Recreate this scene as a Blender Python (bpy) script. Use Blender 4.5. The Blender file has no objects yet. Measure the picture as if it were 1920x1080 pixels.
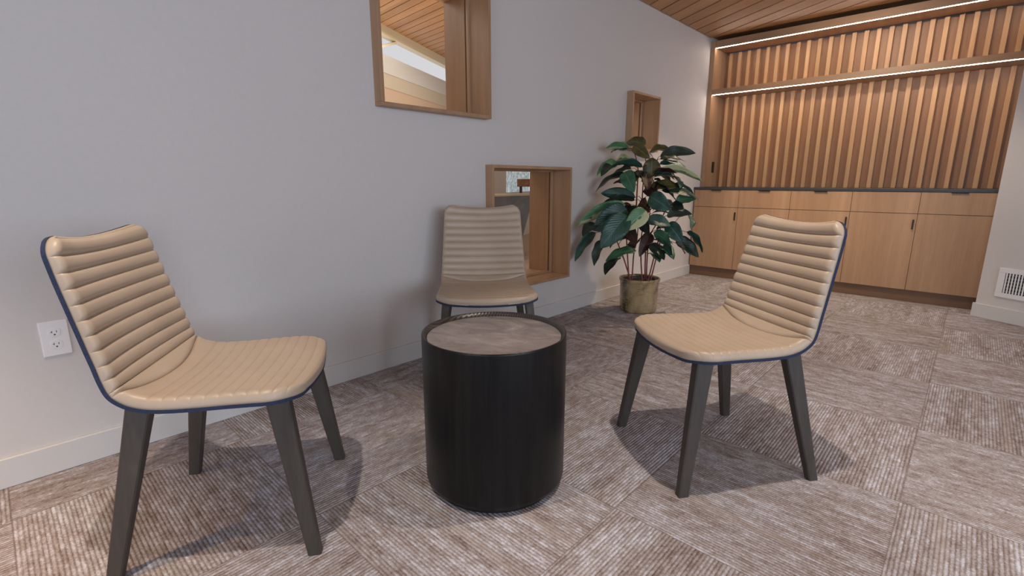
import bpy, bmesh, math, random
from mathutils import Vector, Matrix
random.seed(7)
S = bpy.context.scene
C = S.collection
R = math.radians
XW = -2.236          # room face of the left wall
ZC = 2.44            # ceiling height

# ------------------------------------------------------------------ camera
cam = bpy.data.cameras.new('camera')
cam.sensor_width = 36.0
cam.lens = 917.0/1920.0*36.0
cam.clip_start = 0.02
co = bpy.data.objects.new('camera', cam); C.objects.link(co)
co.location = (0, 0, 1.0)
co.rotation_euler = (R(77.756), 0, R(43.097))
S.camera = co
# ------------------------------------------------------------------ colour management
S.view_settings.view_transform = 'Standard'
S.view_settings.look = 'None'
S.view_settings.gamma = 1
S.view_settings.use_curve_mapping = False
S.view_settings.exposure = 0.0
# ------------------------------------------------------------------ world: pale overcast sky
w = bpy.data.worlds.new('world'); S.world = w; w.use_nodes = True
bg = w.node_tree.nodes['Background']
bg.inputs[0].default_value = (0.80, 0.88, 1.0, 1)
bg.inputs[1].default_value = 1.0

# ------------------------------------------------------------------ lights of the place
def area(name, loc, rot, sx, sy, power, col):
    l = bpy.data.lights.new(name, 'AREA'); l.shape = 'RECTANGLE'; l.size = sx; l.size_y = sy
    l.energy = power; l.color = col
    o = bpy.data.objects.new(name, l); C.objects.link(o); o.location = loc; o.rotation_euler = rot
    return o
def spot(name, loc, power, col, ang=125, blend=0.6, rad=0.04, rot=(0, 0, 0)):
    l = bpy.data.lights.new(name, 'SPOT'); l.energy = power; l.color = col
    l.spot_size = R(ang); l.spot_blend = blend; l.shadow_soft_size = rad
    o = bpy.data.objects.new(name, l); C.objects.link(o); o.location = loc; o.rotation_euler = rot
    return o
WARM = (1.0, 0.86, 0.72)
COOL = (0.68, 0.82, 1.0)
# daylight through the windows on the right and behind the camera
area('daylight_right', (3.93, -0.2, 1.45), (0, R(90), 0), 1.7, 4.2, 112, COOL)
area('daylight_rear', (0.6, -3.93, 1.45), (R(90), 0, 0), 4.0, 1.7, 44, COOL)
# recessed ceiling downlights, with added fill spots for the back wall
spot('downlight', (-1.2, 0.12, 2.42), 105, WARM, 68, 0.8, 0.018)
spot('downlight', (-0.48, 1.57, 2.42), 105, WARM, 70, 0.8, 0.018)
spot('downlight', (-1.35, 4.35, 2.42), 95, (1.0, 0.78, 0.54), 88, 0.7, 0.018)
spot('downlight', (-0.25, 4.2, 2.42), 45, WARM, 96, 0.6, 0.018)  # added to brighten the back wall from the front
spot('slat_fill_spot', (-0.95, 3.7, 2.40), 65, (1.0, 0.80, 0.60), 74, 0.7, 0.03, (R(62), 0, 0))  # added fill aimed at the slats, not a fixture of the room
spot('downlight', (0.55, 2.7, 2.42), 75, WARM, 66, 0.8, 0.018)
spot('downlight', (1.1, 0.9, 2.42), 90, WARM, 84, 0.8, 0.018)
spot('downlight', (-1.6, -0.8, 2.42), 160, (1.0, 0.62, 0.30), 62, 0.8, 0.018)
# adjoining room
area('adjoining_room_lamp', (-3.6, 2.6, 2.38), (0, 0, 0), 1.2, 3.4, 34, (1.0, 0.95, 0.90))
area('adjoining_room_uplight', (-3.6, 2.6, 1.0), (R(180), 0, 0), 1.0, 2.6, 18, (1.0, 0.88, 0.74))
LEAVES = [
 (-2.0,3.442,1.246,-2.121,3.335,1.264,-0.023,0.022,-0.026,'p'),
 (-2.005,3.42,1.242,-2.137,3.433,1.233,-0.003,-0.039,-0.018,'d'),
 (-1.922,3.562,1.282,-2.08,3.563,1.316,-0.007,-0.021,-0.033,'o'),
 (-1.952,3.428,1.266,-1.818,3.421,1.191,0.019,0.008,0.033,'o'),
 (-1.923,3.627,1.218,-1.817,3.736,1.252,0.024,-0.03,0.022,'o'),
 (-1.814,3.593,1.192,-1.637,3.771,1.234,0.009,-0.018,0.035,'d'),
 (-1.793,3.554,1.167,-1.661,3.677,1.163,-0.028,0.031,0.015,'d'),
 (-2.084,3.399,1.15,-2.058,3.575,1.189,0.023,-0.01,0.029,'p'),
 (-2.026,3.334,1.144,-2.119,3.223,1.065,0.033,-0.007,-0.029,'p'),
 (-2.044,3.365,1.13,-2.056,3.182,1.064,0.041,0.0,-0.008,'d'),
 (-1.858,3.416,1.107,-2.01,3.283,1.137,-0.025,0.024,-0.021,'t'),
 (-1.956,3.421,1.094,-2.1,3.403,1.059,0.01,-0.042,-0.02,'d'),
 (-1.981,3.386,1.058,-2.118,3.228,0.955,-0.021,0.032,-0.021,'d'),
 (-1.92,3.261,1.07,-1.815,3.218,0.952,0.036,0.021,0.025,'g'),
 (-1.926,3.454,1.073,-1.82,3.359,1.031,0.03,0.032,0.003,'d'),
 (-1.818,3.484,1.032,-1.823,3.484,1.178,-0.05,-0.026,-0.001,'o'),
 (-1.872,3.48,1.093,-1.815,3.33,1.026,0.002,0.02,-0.042,'d'),
 (-1.807,3.571,1.13,-1.639,3.719,1.096,-0.023,0.03,0.018,'t'),
 (-1.794,3.485,1.072,-1.55,3.703,1.036,0.029,-0.029,0.023,'p'),
 (-1.815,3.573,1.058,-1.662,3.526,1.031,-0.004,-0.028,0.025,'d'),
 (-1.728,3.649,1.053,-1.623,3.548,0.978,0.017,0.034,-0.022,'t'),
 (-1.793,3.445,0.96,-1.645,3.589,0.978,-0.022,0.019,0.03,'o'),
 (-1.722,3.472,0.936,-1.534,3.637,0.9,-0.016,0.024,0.026,'d'),
 (-1.716,3.569,0.968,-1.579,3.682,0.914,0.028,-0.028,0.013,'t'),
 (-1.878,3.367,0.884,-2.058,3.213,0.935,-0.01,-0.002,-0.041,'t'),
 (-1.875,3.354,0.864,-2.032,3.21,0.869,-0.022,0.023,-0.022,'d'),
 (-1.912,3.29,0.834,-2.138,3.046,0.723,-0.003,0.022,-0.042,'p'),
 (-1.85,3.508,0.97,-1.738,3.41,0.901,0.035,0.019,0.03,'m'),
 (-1.739,3.318,0.898,-1.596,3.329,0.828,0.023,0.013,0.049,'t'),
 (-1.648,3.56,0.849,-1.525,3.598,0.886,-0.003,-0.022,0.032,'g'),
 (-1.694,3.554,0.827,-1.568,3.51,0.802,0.016,0.033,0.021,'d'),
 (-1.876,3.25,0.805,-2.026,3.074,0.685,0.034,0.016,-0.067,'t'),
 (-1.823,3.162,0.766,-1.922,3.013,0.576,0.051,0.026,-0.047,'t'),
 (-1.725,3.262,0.795,-1.814,3.146,0.688,0.033,0.015,-0.044,'p'),
 (-2.058,3.132,0.69,-2.044,2.948,0.637,0.042,0.006,-0.009,'d'),
 (-2.066,3.138,0.627,-2.146,3.01,0.449,0.001,0.037,-0.027,'t'),
 (-1.984,3.119,0.577,-2.008,3.05,0.419,0.009,0.035,-0.017,'d'),
 (-1.741,3.171,0.517,-1.88,3.025,0.463,0.033,-0.025,-0.018,'g'),
 (-1.895,3.198,0.442,-1.895,3.032,0.362,0.044,-0.002,0.005,'d'),
 (-1.898,3.303,0.652,-1.776,3.217,0.585,0.029,0.019,0.028,'m'),
 (-1.773,3.438,0.619,-1.781,3.309,0.484,0.033,0.015,-0.016,'m'),
 (-1.73,3.291,0.724,-1.599,3.363,0.707,-0.01,0.027,0.036,'t'),
 (-1.691,3.321,0.639,-1.554,3.301,0.571,0.017,-0.01,0.037,'g'),
 (-1.627,3.4,0.703,-1.515,3.402,0.6,0.03,0.017,0.033,'t'),
 (-1.555,3.581,0.634,-1.427,3.565,0.517,0.019,-0.024,0.024,'t'),
 (-1.608,3.516,0.584,-1.475,3.608,0.475,0.004,0.033,0.033,'d'),
 (-1.632,3.441,0.583,-1.539,3.324,0.511,0.023,-0.006,0.039,'t'),
 (-1.658,3.401,0.528,-1.532,3.325,0.476,0.021,0.031,0.006,'g'),
 (-1.741,3.364,0.544,-1.597,3.307,0.472,0.021,0.036,0.013,'d'),
 (-1.777,3.467,0.795,-1.648,3.451,0.81,0.002,0.039,0.024,'m'),
 (-1.67,3.471,0.753,-1.546,3.595,0.778,0.011,-0.018,0.032,'d'),
 (-1.609,3.68,0.761,-1.522,3.557,0.684,0.014,0.027,-0.027,'t'),
 (-1.748,3.366,0.471,-1.623,3.293,0.445,0.02,0.036,-0.004,'g'),
 (-1.839,3.374,0.556,-1.794,3.225,0.527,0.041,0.009,0.019,'m'),
 (-1.823,3.463,0.83,-1.815,3.283,0.816,0.013,0.004,-0.048,'m'),
 (-1.907,3.306,0.578,-1.908,3.114,0.548,-0.028,0.005,-0.031,'d'),
 (-1.632,3.572,0.545,-1.621,3.7,0.472,-0.022,0.022,0.035,'m'),
 (-1.832,3.428,0.727,-1.726,3.323,0.652,0.028,0.003,0.036,'d'),
 (-1.935,3.412,0.823,-2.037,3.429,0.733,0.031,0.016,-0.033,'d'),
 (-1.768,3.535,0.813,-1.739,3.708,0.835,-0.01,-0.003,0.038,'t'),
 (-1.928,3.482,1.043,-2.016,3.55,1.076,-0.027,-0.029,-0.012,'d'),
]
STEMS = [
 [[-1.864,3.293,0.312],[-1.912,3.287,0.441],[-1.982,3.269,0.602],[-1.996,3.283,0.689]],
 [[-1.885,3.351,0.302],[-1.934,3.372,0.527],[-1.963,3.392,0.685],[-1.974,3.419,0.811]],
 [[-1.885,3.394,0.301],[-1.899,3.425,0.449],[-1.896,3.456,0.545],[-1.906,3.483,0.666]],
 [[-1.801,3.403,0.305],[-1.838,3.42,0.477],[-1.852,3.454,0.634],[-1.838,3.509,0.775]],
 [[-1.79,3.422,0.301],[-1.816,3.457,0.503],[-1.827,3.508,0.707],[-1.842,3.532,0.832]],
 [[-1.777,3.421,0.303],[-1.798,3.454,0.478],[-1.8,3.491,0.608],[-1.753,3.574,0.739]],
 [[-1.747,3.394,0.308],[-1.735,3.451,0.463],[-1.73,3.492,0.587],[-1.734,3.519,0.69]],
 [[-1.774,3.481,0.293],[-1.761,3.53,0.419],[-1.753,3.585,0.577],[-1.698,3.668,0.683]],
 [[-1.893,3.414,0.794],[-1.91,3.444,0.949],[-1.929,3.473,1.104],[-1.963,3.473,1.213]],
 [[-1.795,3.438,0.776],[-1.815,3.464,0.924],[-1.843,3.475,1.052],[-1.878,3.482,1.185]],
 [[-1.835,3.506,0.845],[-1.85,3.538,1.001],[-1.85,3.561,1.074],[-1.842,3.583,1.126]],
 [[-1.835,3.398,0.745],[-1.848,3.416,0.847],[-1.862,3.443,0.98],[-1.862,3.455,1.021]],
]

# ------------------------------------------------------------------ materials
def newmat(name):
    m = bpy.data.materials.new(name); m.use_nodes = True
    nt = m.node_tree; b = nt.nodes['Principled BSDF']
    return m, nt, b
def N(nt, t, **kw):
    n = nt.nodes.new(t)
    for k, v in kw.items(): setattr(n, k, v)
    return n
def math_(nt, op, a, b=None, c=None):
    n = N(nt, 'ShaderNodeMath', operation=op)
    for i, v in enumerate((a, b, c)):
        if v is None: continue
        if isinstance(v, (int, float)): n.inputs[i].default_value = v
        else: nt.links.new(v, n.inputs[i])
    return n.outputs[0]
def ramp(nt, fac, stops):
    n = N(nt, 'ShaderNodeValToRGB')
    while len(n.color_ramp.elements) < len(stops): n.color_ramp.elements.new(0.5)
    for e, (p, c) in zip(n.color_ramp.elements, stops): e.position = p; e.color = (*c, 1)
    nt.links.new(fac, n.inputs[0]); return n.outputs[0]
def noise(nt, vec, scale, detail=3, rough=0.5, dims='3D'):
    n = N(nt, 'ShaderNodeTexNoise', noise_dimensions=dims)
    n.inputs['Scale'].default_value = scale; n.inputs['Detail'].default_value = detail
    n.inputs['Roughness'].default_value = rough
    nt.links.new(vec, n.inputs['Vector']); return n.outputs['Fac']
def mapping(nt, vec, scale=(1, 1, 1), rot=(0, 0, 0), loc=(0, 0, 0)):
    n = N(nt, 'ShaderNodeMapping')
    n.inputs['Scale'].default_value = scale; n.inputs['Rotation'].default_value = rot
    n.inputs['Location'].default_value = loc
    nt.links.new(vec, n.inputs['Vector']); return n.outputs[0]
def bump(nt, b, h, strength, dist):
    n = N(nt, 'ShaderNodeBump'); n.inputs['Strength'].default_value = strength
    n.inputs['Distance'].default_value = dist
    nt.links.new(h, n.inputs['Height']); nt.links.new(n.outputs[0], b.inputs['Normal'])
def plain(name, col, rough=0.5, metal=0.0, spec=0.5, grain=0.0, gs=40):
    m, nt, b = newmat(name)
    b.inputs['Base Color'].default_value = (*col, 1)
    b.inputs['Roughness'].default_value = rough; b.inputs['Metallic'].default_value = metal
    b.inputs['Specular IOR Level'].default_value = spec
    tc = N(nt, 'ShaderNodeTexCoord').outputs['Object']
    if grain:
        f = noise(nt, tc, gs, 4)
        c = ramp(nt, f, [(0.3, tuple(x*(1-grain) for x in col)), (0.7, tuple(min(1, x*(1+grain)) for x in col))])
        nt.links.new(c, b.inputs['Base Color'])
        bump(nt, b, f, 0.15, 0.002)
    return m
def wood(name, dark, light, stretch=(30, 30, 1.2), rough=0.42, vary=None, rot=(0, 0, 0), bumpy=0.12):
    """grain runs along the axis whose stretch is small; vary = (axis, pitch, offset, amount) changes the tone board by board"""
    m, nt, b = newmat(name)
    tc = N(nt, 'ShaderNodeTexCoord').outputs['Object']
    v = mapping(nt, tc, (1, 1, 1), rot)
    if vary:
        ax, pitch, off, amt = vary
        sp = N(nt, 'ShaderNodeSeparateXYZ'); nt.links.new(v, sp.inputs[0])
        i = math_(nt, 'FLOOR', math_(nt, 'DIVIDE', math_(nt, 'SUBTRACT', sp.outputs[ax], off), pitch))
        wn = N(nt, 'ShaderNodeTexWhiteNoise', noise_dimensions='1D'); nt.links.new(i, wn.inputs['W'])
        jit = math_(nt, 'MULTIPLY', wn.outputs['Value'], 37.0)
        cb = N(nt, 'ShaderNodeCombineXYZ'); nt.links.new(jit, cb.inputs[0]); nt.links.new(jit, cb.inputs[1]); nt.links.new(jit, cb.inputs[2])
        va = N(nt, 'ShaderNodeVectorMath', operation='ADD'); nt.links.new(v, va.inputs[0]); nt.links.new(cb.outputs[0], va.inputs[1]); v = va.outputs[0]
    big = noise(nt, mapping(nt, v, tuple(s*0.28 for s in stretch)), 1.0, 4, 0.6)
    fine = noise(nt, mapping(nt, v, tuple(s*4 for s in stretch)), 1.0, 3, 0.6)
    f = math_(nt, 'ADD', math_(nt, 'MULTIPLY', big, 0.7), math_(nt, 'MULTIPLY', fine, 0.3))
    mid = tuple((a+c)/2 for a, c in zip(dark, light))
    col = ramp(nt, f, [(0.32, dark), (0.5, mid), (0.68, light)])
    if vary:
        hs = N(nt, 'ShaderNodeHueSaturation'); nt.links.new(col, hs.inputs['Color'])
        nt.links.new(math_(nt, 'ADD', math_(nt, 'MULTIPLY', wn.outputs['Value'], amt), 1-amt/2), hs.inputs['Value'])
        col = hs.outputs[0]
    nt.links.new(col, b.inputs['Base Color'])
    b.inputs['Roughness'].default_value = rough
    bump(nt, b, fine, bumpy, 0.001)
    return m

OAK_D, OAK_L = (0.33, 0.190, 0.105), (0.49, 0.305, 0.180)
M = {}
M['oak_v'] = wood('oak vertical grain', OAK_D, OAK_L, (32, 32, 1.3))
M['oak_h'] = wood('oak horizontal grain', OAK_D, OAK_L, (1.3, 32, 32))
M['oak_y'] = wood('oak grain along wall', OAK_D, OAK_L, (32, 1.3, 32))
M['oak_slat'] = wood('oak slats', (0.46, 0.25, 0.115), (0.62, 0.38, 0.20), (32, 32, 1.3), vary=(0, 0.0915, -2.178, 0.28))
M['oak_back'] = wood('darker wood backing', (0.27, 0.130, 0.064), (0.39, 0.21, 0.115), (32, 32, 1.3), vary=(0, 0.0915, -2.132, 0.25))  # backing tone, darker than the slats
M['kick'] = wood('plinth oak', (0.14, 0.075, 0.042), (0.21, 0.12, 0.07), (1.3, 32, 32))
M['ceil_wood'] = wood('cedar ceiling boards', (0.40, 0.195, 0.072), (0.55, 0.305, 0.125), (1.2, 30, 30), vary=(1, 0.1628, 0.0, 0.28), rot=(0, 0, R(29.5)))
M['ceil_wood2'] = wood('cedar boards adjoining room', (0.46, 0.23, 0.10), (0.60, 0.34, 0.17), (1.2, 30, 30), vary=(1, 0.125, 0.0, 0.25), rot=(0, 0, R(5)))
M['leg'] = wood('smoked ash leg', (0.036, 0.029, 0.024), (0.080, 0.066, 0.055), (30, 30, 2), rough=0.5)
M['paint'] = plain('white wall paint', (0.665, 0.635, 0.62), 0.6, spec=0.3, grain=0.012, gs=60)
M['trim'] = plain('white trim paint', (0.66, 0.65, 0.64), 0.45, spec=0.4)
M['beige'] = plain('beige paint', (0.50, 0.41, 0.30), 0.7); M['cream2'] = plain('grey beige paint', (0.56, 0.52, 0.47), 0.7)
M['tan'] = plain('tan paint', (0.52, 0.36, 0.24), 0.7)
M['cream'] = plain('cream paint', (0.85, 0.76, 0.55), 0.6)
M['plate'] = plain('white plastic', (0.86, 0.85, 0.87), 0.35)
M['vent'] = plain('white enamel', (0.84, 0.84, 0.86), 0.4)
M['louvre'] = plain('shaded enamel', (0.35, 0.35, 0.37), 0.5)  # white enamel greyed, so the rear louvres look shaded and deeper
M['black'] = plain('black metal', (0.012, 0.012, 0.013), 0.4)
M['void'] = plain('dark void', (0.01, 0.009, 0.008), 0.9)
M['slot'] = plain('socket slot', (0.05, 0.045, 0.045), 0.8)
M['counter'] = plain('dark grey worktop', (0.045, 0.047, 0.053), 0.35, grain=0.1, gs=200)
M['soil'] = plain('dark soil', (0.03, 0.018, 0.012), 0.95, grain=0.5, gs=90)
M['stem'] = plain('dark red stems', (0.24, 0.045, 0.038), 0.5, grain=0.3, gs=30)
M['brown_chair'] = plain('brown chair wood', (0.30, 0.13, 0.05), 0.5)
M['dark_brown'] = wood('dark brown veneer', (0.07, 0.05, 0.035), (0.17, 0.13, 0.10), (3, 3, 1.5), rough=0.3)
M['navy'] = plain('navy felt', (0.022, 0.034, 0.078), 0.85, grain=0.35, gs=300)

def leather():
    m, nt, b = newmat('tan leather')
    tc = N(nt, 'ShaderNodeTexCoord').outputs['Object']
    f = noise(nt, tc, 260, 3); g = noise(nt, tc, 7, 2)
    c = ramp(nt, g, [(0.3, (0.46, 0.36, 0.27)), (0.7, (0.51, 0.405, 0.31))])
    nt.links.new(c, b.inputs['Base Color']); b.inputs['Roughness'].default_value = 0.42
    b.inputs['Specular IOR Level'].default_value = 0.45
    bump(nt, b, f, 0.12, 0.0006)
    return m
M['leather'] = leather()

def black_ash():
    m, nt, b = newmat('black stained ash')
    tc = N(nt, 'ShaderNodeTexCoord').outputs['Object']
    f = noise(nt, mapping(nt, tc, (60, 60, 3)), 1.0, 4, 0.65)
    c = ramp(nt, f, [(0.35, (0.003, 0.003, 0.0035)), (0.7, (0.008, 0.008, 0.009))])
    sc = noise(nt, tc, 9, 5, 0.8)
    k = ramp(nt, sc, [(0.73, (0, 0, 0)), (0.80, (0.05, 0.055, 0.06))])
    ad = N(nt, 'ShaderNodeMix', data_type='RGBA', blend_type='ADD'); ad.inputs[0].default_value = 1
    nt.links.new(c, ad.inputs[6]); nt.links.new(k, ad.inputs[7]); nt.links.new(ad.outputs[2], b.inputs['Base Color'])
    b.inputs['Roughness'].default_value = 0.34; b.inputs['Specular IOR Level'].default_value = 0.3
    bump(nt, b, f, 0.18, 0.001)
    return m
M['ash'] = black_ash()
def rim_ash():
    m, nt, b = newmat('brown black ash rim')
    tc = N(nt, 'ShaderNodeTexCoord').outputs['Object']
    wv = N(nt, 'ShaderNodeTexWave', wave_type='BANDS', bands_direction='X'); wv.inputs['Scale'].default_value = 42
    wv.inputs['Distortion'].default_value = 3; wv.inputs['Detail'].default_value = 2; wv.inputs['Detail Scale'].default_value = 0.6
    nt.links.new(mapping(nt, tc, (1, 0.25, 0.25), (0, 0, R(35))), wv.inputs['Vector'])
    c = ramp(nt, wv.outputs['Fac'], [(0.1, (0.018, 0.014, 0.013)), (0.9, (0.05, 0.042, 0.038))])
    nt.links.new(c, b.inputs['Base Color']); b.inputs['Roughness'].default_value = 0.33
    bump(nt, b, wv.outputs['Fac'], 0.3, 0.001)
    return m
M['rim'] = rim_ash()
def stone():
    m, nt, b = newmat('grey brown stone')
    tc = N(nt, 'ShaderNodeTexCoord').outputs['Object']
    n1 = N(nt, 'ShaderNodeTexNoise'); n1.inputs['Scale'].default_value = 7; n1.inputs['Detail'].default_value = 8
    n1.inputs['Roughness'].default_value = 0.65; n1.inputs['Distortion'].default_value = 1.2
    nt.links.new(mapping(nt, tc, (1, 2.0, 1), (0, 0, R(25))), n1.inputs['Vector'])
    c = ramp(nt, n1.outputs['Fac'], [(0.30, (0.115, 0.097, 0.096)), (0.5, (0.195, 0.170, 0.172)), (0.66, (0.27, 0.245, 0.25)), (0.76, (0.42, 0.39, 0.40))])
    nt.links.new(c, b.inputs['Base Color']); b.inputs['Roughness'].default_value = 0.42
    bump(nt, b, n1.outputs['Fac'], 0.1, 0.001)
    return m
M['stone'] = stone()
def glaze():
    m, nt, b = newmat('olive brown glaze')
    tc = N(nt, 'ShaderNodeTexCoord').outputs['Object']
    n1 = noise(nt, mapping(nt, tc, (1, 1, 0.6)), 7, 5, 0.6)
    n2 = noise(nt, mapping(nt, tc, (1, 1, 8)), 20, 3)
    f = math_(nt, 'ADD', math_(nt, 'MULTIPLY', n1, 0.8), math_(nt, 'MULTIPLY', n2, 0.2))
    c = ramp(nt, f, [(0.40, (0.060, 0.055, 0.022)), (0.46, (0.25, 0.18, 0.085)), (0.54, (0.40, 0.29, 0.15)), (0.68, (0.52, 0.41, 0.25))])
    nt.links.new(c, b.inputs['Base Color']); b.inputs['Roughness'].default_value = 0.22
    b.inputs['Coat Weight'].default_value = 0.5
    bump(nt, b, n2, 0.15, 0.002)
    return m
M['glaze'] = glaze()
def leafmat(name, dark, light, edge, pale=0.0):
    m, nt, b = newmat(name)
    uv = N(nt, 'ShaderNodeUVMap').outputs[0]
    sp = N(nt, 'ShaderNodeSeparateXYZ'); nt.links.new(uv, sp.inputs[0])
    tc = N(nt, 'ShaderNodeTexCoord').outputs['Object']
    ax = math_(nt, 'ABSOLUTE', math_(nt, 'SUBTRACT', sp.outputs[1], 0.5))          # 0 at the midrib, 0.5 at the margin
    side = math_(nt, 'SINE', math_(nt, 'MULTIPLY', math_(nt, 'SUBTRACT', sp.outputs[0], math_(nt, 'MULTIPLY', ax, 0.7)), 75.0))
    n1 = noise(nt, tc, 14, 3)
    f = math_(nt, 'ADD', n1, math_(nt, 'MULTIPLY', side, 0.05))
    c = ramp(nt, f, [(0.35, dark), (0.65, light)])
    if pale:
        pk = math_(nt, 'ADD', math_(nt, 'MULTIPLY', math_(nt, 'SUBTRACT', sp.outputs[1], 0.5), 3.0), math_(nt, 'MULTIPLY', math_(nt, 'SUBTRACT', n1, 0.5), 3.5))
        k = ramp(nt, pk, [(0.5-pale, (0, 0, 0)), (0.62-pale, (1, 1, 1))])  # one-sided mask for the painted leaf highlight
        mx = N(nt, 'ShaderNodeMix', data_type='RGBA'); nt.links.new(k, mx.inputs[0]); nt.links.new(c, mx.inputs[6]); mx.inputs[7].default_value = (*edge, 1)
        c = mx.outputs[2]
    mr = ramp(nt, ax, [(0.012, (1, 1, 1)), (0.03, (0, 0, 0))])
    m2 = N(nt, 'ShaderNodeMix', data_type='RGBA'); nt.links.new(mr, m2.inputs[0]); nt.links.new(c, m2.inputs[6]); m2.inputs[7].default_value = (*tuple(min(1, x*1.5+0.01) for x in light), 1)
    nt.links.new(m2.outputs[2], b.inputs['Base Color']); b.inputs['Roughness'].default_value = 0.38
    b.inputs['Subsurface Weight'].default_value = 0.0
    bump(nt, b, side, 0.25, 0.002)
    return m
M['lf_o'] = leafmat('olive leaf', (0.05, 0.048, 0.012), (0.12, 0.105, 0.030), (0, 0, 0))
M['lf_d'] = leafmat('dark leaf', (0.008, 0.020, 0.014), (0.022, 0.045, 0.030), (0, 0, 0))
M['lf_g'] = leafmat('green leaf', (0.020, 0.085, 0.045), (0.045, 0.15, 0.080), (0, 0, 0))
M['lf_p'] = leafmat('highlit leaf', (0.05, 0.16, 0.07), (0.13, 0.28, 0.13), (0.55, 0.58, 0.33), pale=0.25)  # pale side is a highlight put into the leaf colour
M['lf_t'] = leafmat('blue green leaf', (0.014, 0.055, 0.040), (0.036, 0.105, 0.075), (0.30, 0.36, 0.20), pale=-0.75)
M['lf_m'] = leafmat('maroon underside', (0.030, 0.012, 0.012), (0.065, 0.028, 0.024), (0, 0, 0))

def carpet():
    m, nt, b = newmat('carpet tiles')
    T = 0.648
    geo = N(nt, 'ShaderNodeNewGeometry').outputs['Position']
    sp = N(nt, 'ShaderNodeSeparateXYZ'); nt.links.new(geo, sp.inputs[0])
    X = math_(nt, 'DIVIDE', math_(nt, 'ADD', sp.outputs[0], 0.04), T)
    Y = math_(nt, 'DIVIDE', math_(nt, 'SUBTRACT', sp.outputs[1], 1.857), T)
    i = math_(nt, 'FLOOR', X); j = math_(nt, 'FLOOR', Y)
    par = math_(nt, 'FLOORED_MODULO', math_(nt, 'ADD', i, j), 2.0)
    # parity 1 on the tile right of the seam and y 2.50-3.15 -> ribs along Y
    def pick(a, c):   # par==1 -> a else c
        mx = N(nt, 'ShaderNodeMix', data_type='FLOAT'); nt.links.new(par, mx.inputs[0])
        nt.links.new(c, mx.inputs[2]); nt.links.new(a, mx.inputs[3]); return mx.outputs[0]
    u = pick(sp.outputs[0], sp.outputs[1])      # across the ribs
    v = pick(sp.outputs[1], sp.outputs[0])      # along the ribs
    wn = N(nt, 'ShaderNodeTexWhiteNoise', noise_dimensions='2D')
    cij = N(nt, 'ShaderNodeCombineXYZ'); nt.links.new(i, cij.inputs[0]); nt.links.new(j, cij.inputs[1]); nt.links.new(cij.outputs[0], wn.inputs['Vector'])
    rnd = wn.outputs['Value']
    pitch = 0.0108
    rib = math_(nt, 'FLOOR', math_(nt, 'DIVIDE', u, pitch))
    fr = math_(nt, 'FRACT', math_(nt, 'DIVIDE', u, pitch))
    prof = math_(nt, 'SINE', math_(nt, 'MULTIPLY', fr, math.pi))                 # rib height 0..1
    def vec(a, ka, c, kc, z=None):
        cb = N(nt, 'ShaderNodeCombineXYZ')
        nt.links.new(math_(nt, 'MULTIPLY', a, ka), cb.inputs[0]); nt.links.new(math_(nt, 'MULTIPLY', c, kc), cb.inputs[1])
        nt.links.new(math_(nt, 'MULTIPLY', rnd, 50.0), cb.inputs[2]); return cb.outputs[0]
    streak = noise(nt, vec(rib, 0.73, v, 16.0), 1.0, 4, 0.7)        # colour runs along one rib
    band = noise(nt, vec(u, 16.0, v, 2.2), 1.0, 3, 0.6)            # wide soft bands
    loop = noise(nt, vec(u, 190.0, v, 120.0), 1.0, 3, 0.75)         # yarn loops
    yarn = noise(nt, vec(u, 420.0, v, 60.0), 1.0, 1, 0.5)
    f = math_(nt, 'ADD', math_(nt, 'MULTIPLY', streak, 0.42), math_(nt, 'MULTIPLY', band, 0.24))
    f = math_(nt, 'ADD', f, math_(nt, 'MULTIPLY', loop, 0.34))
    f = math_(nt, 'ADD', f, math_(nt, 'MULTIPLY', math_(nt, 'SUBTRACT', prof, 0.64), 0.07))  # groove shade between ribs, painted into the colour
    c = ramp(nt, f, [(0.36, (0.165, 0.122, 0.108)), (0.45, (0.30, 0.25, 0.24)), (0.53, (0.41, 0.38, 0.40)), (0.62, (0.62, 0.63, 0.73))])
    # tan streaks in a few bands
    bt = noise(nt, vec(u, 9.0, v, 0.7), 1.3, 1, 0.4)
    k = ramp(nt, bt, [(0.66, (0, 0, 0)), (0.71, (1, 1, 1))])
    mx = N(nt, 'ShaderNodeMix', data_type='RGBA'); nt.links.new(math_(nt, 'MULTIPLY', k, 0.4), mx.inputs[0]); nt.links.new(c, mx.inputs[6]); mx.inputs[7].default_value = (0.42, 0.36, 0.33, 1)
    # seams between tiles
    fx = math_(nt, 'ABSOLUTE', math_(nt, 'SUBTRACT', math_(nt, 'FRACT', X), 0.5)); fy = math_(nt, 'ABSOLUTE', math_(nt, 'SUBTRACT', math_(nt, 'FRACT', Y), 0.5))
    seam = math_(nt, 'GREATER_THAN', math_(nt, 'MAXIMUM', fx, fy), 0.4965)
    m3 = N(nt, 'ShaderNodeMix', data_type='RGBA'); nt.links.new(math_(nt, 'MULTIPLY', seam, 0.35), m3.inputs[0]); nt.links.new(mx.outputs[2], m3.inputs[6]); m3.inputs[7].default_value = (0.13, 0.09, 0.07, 1)
    nt.links.new(m3.outputs[2], b.inputs['Base Color'])
    b.inputs['Roughness'].default_value = 0.95; b.inputs['Specular IOR Level'].default_value = 0.1
    h = math_(nt, 'ADD', prof, math_(nt, 'MULTIPLY', loop, 0.9))
    bump(nt, b, h, 0.75, 0.004)
    return m
M['carpet'] = carpet()

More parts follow.
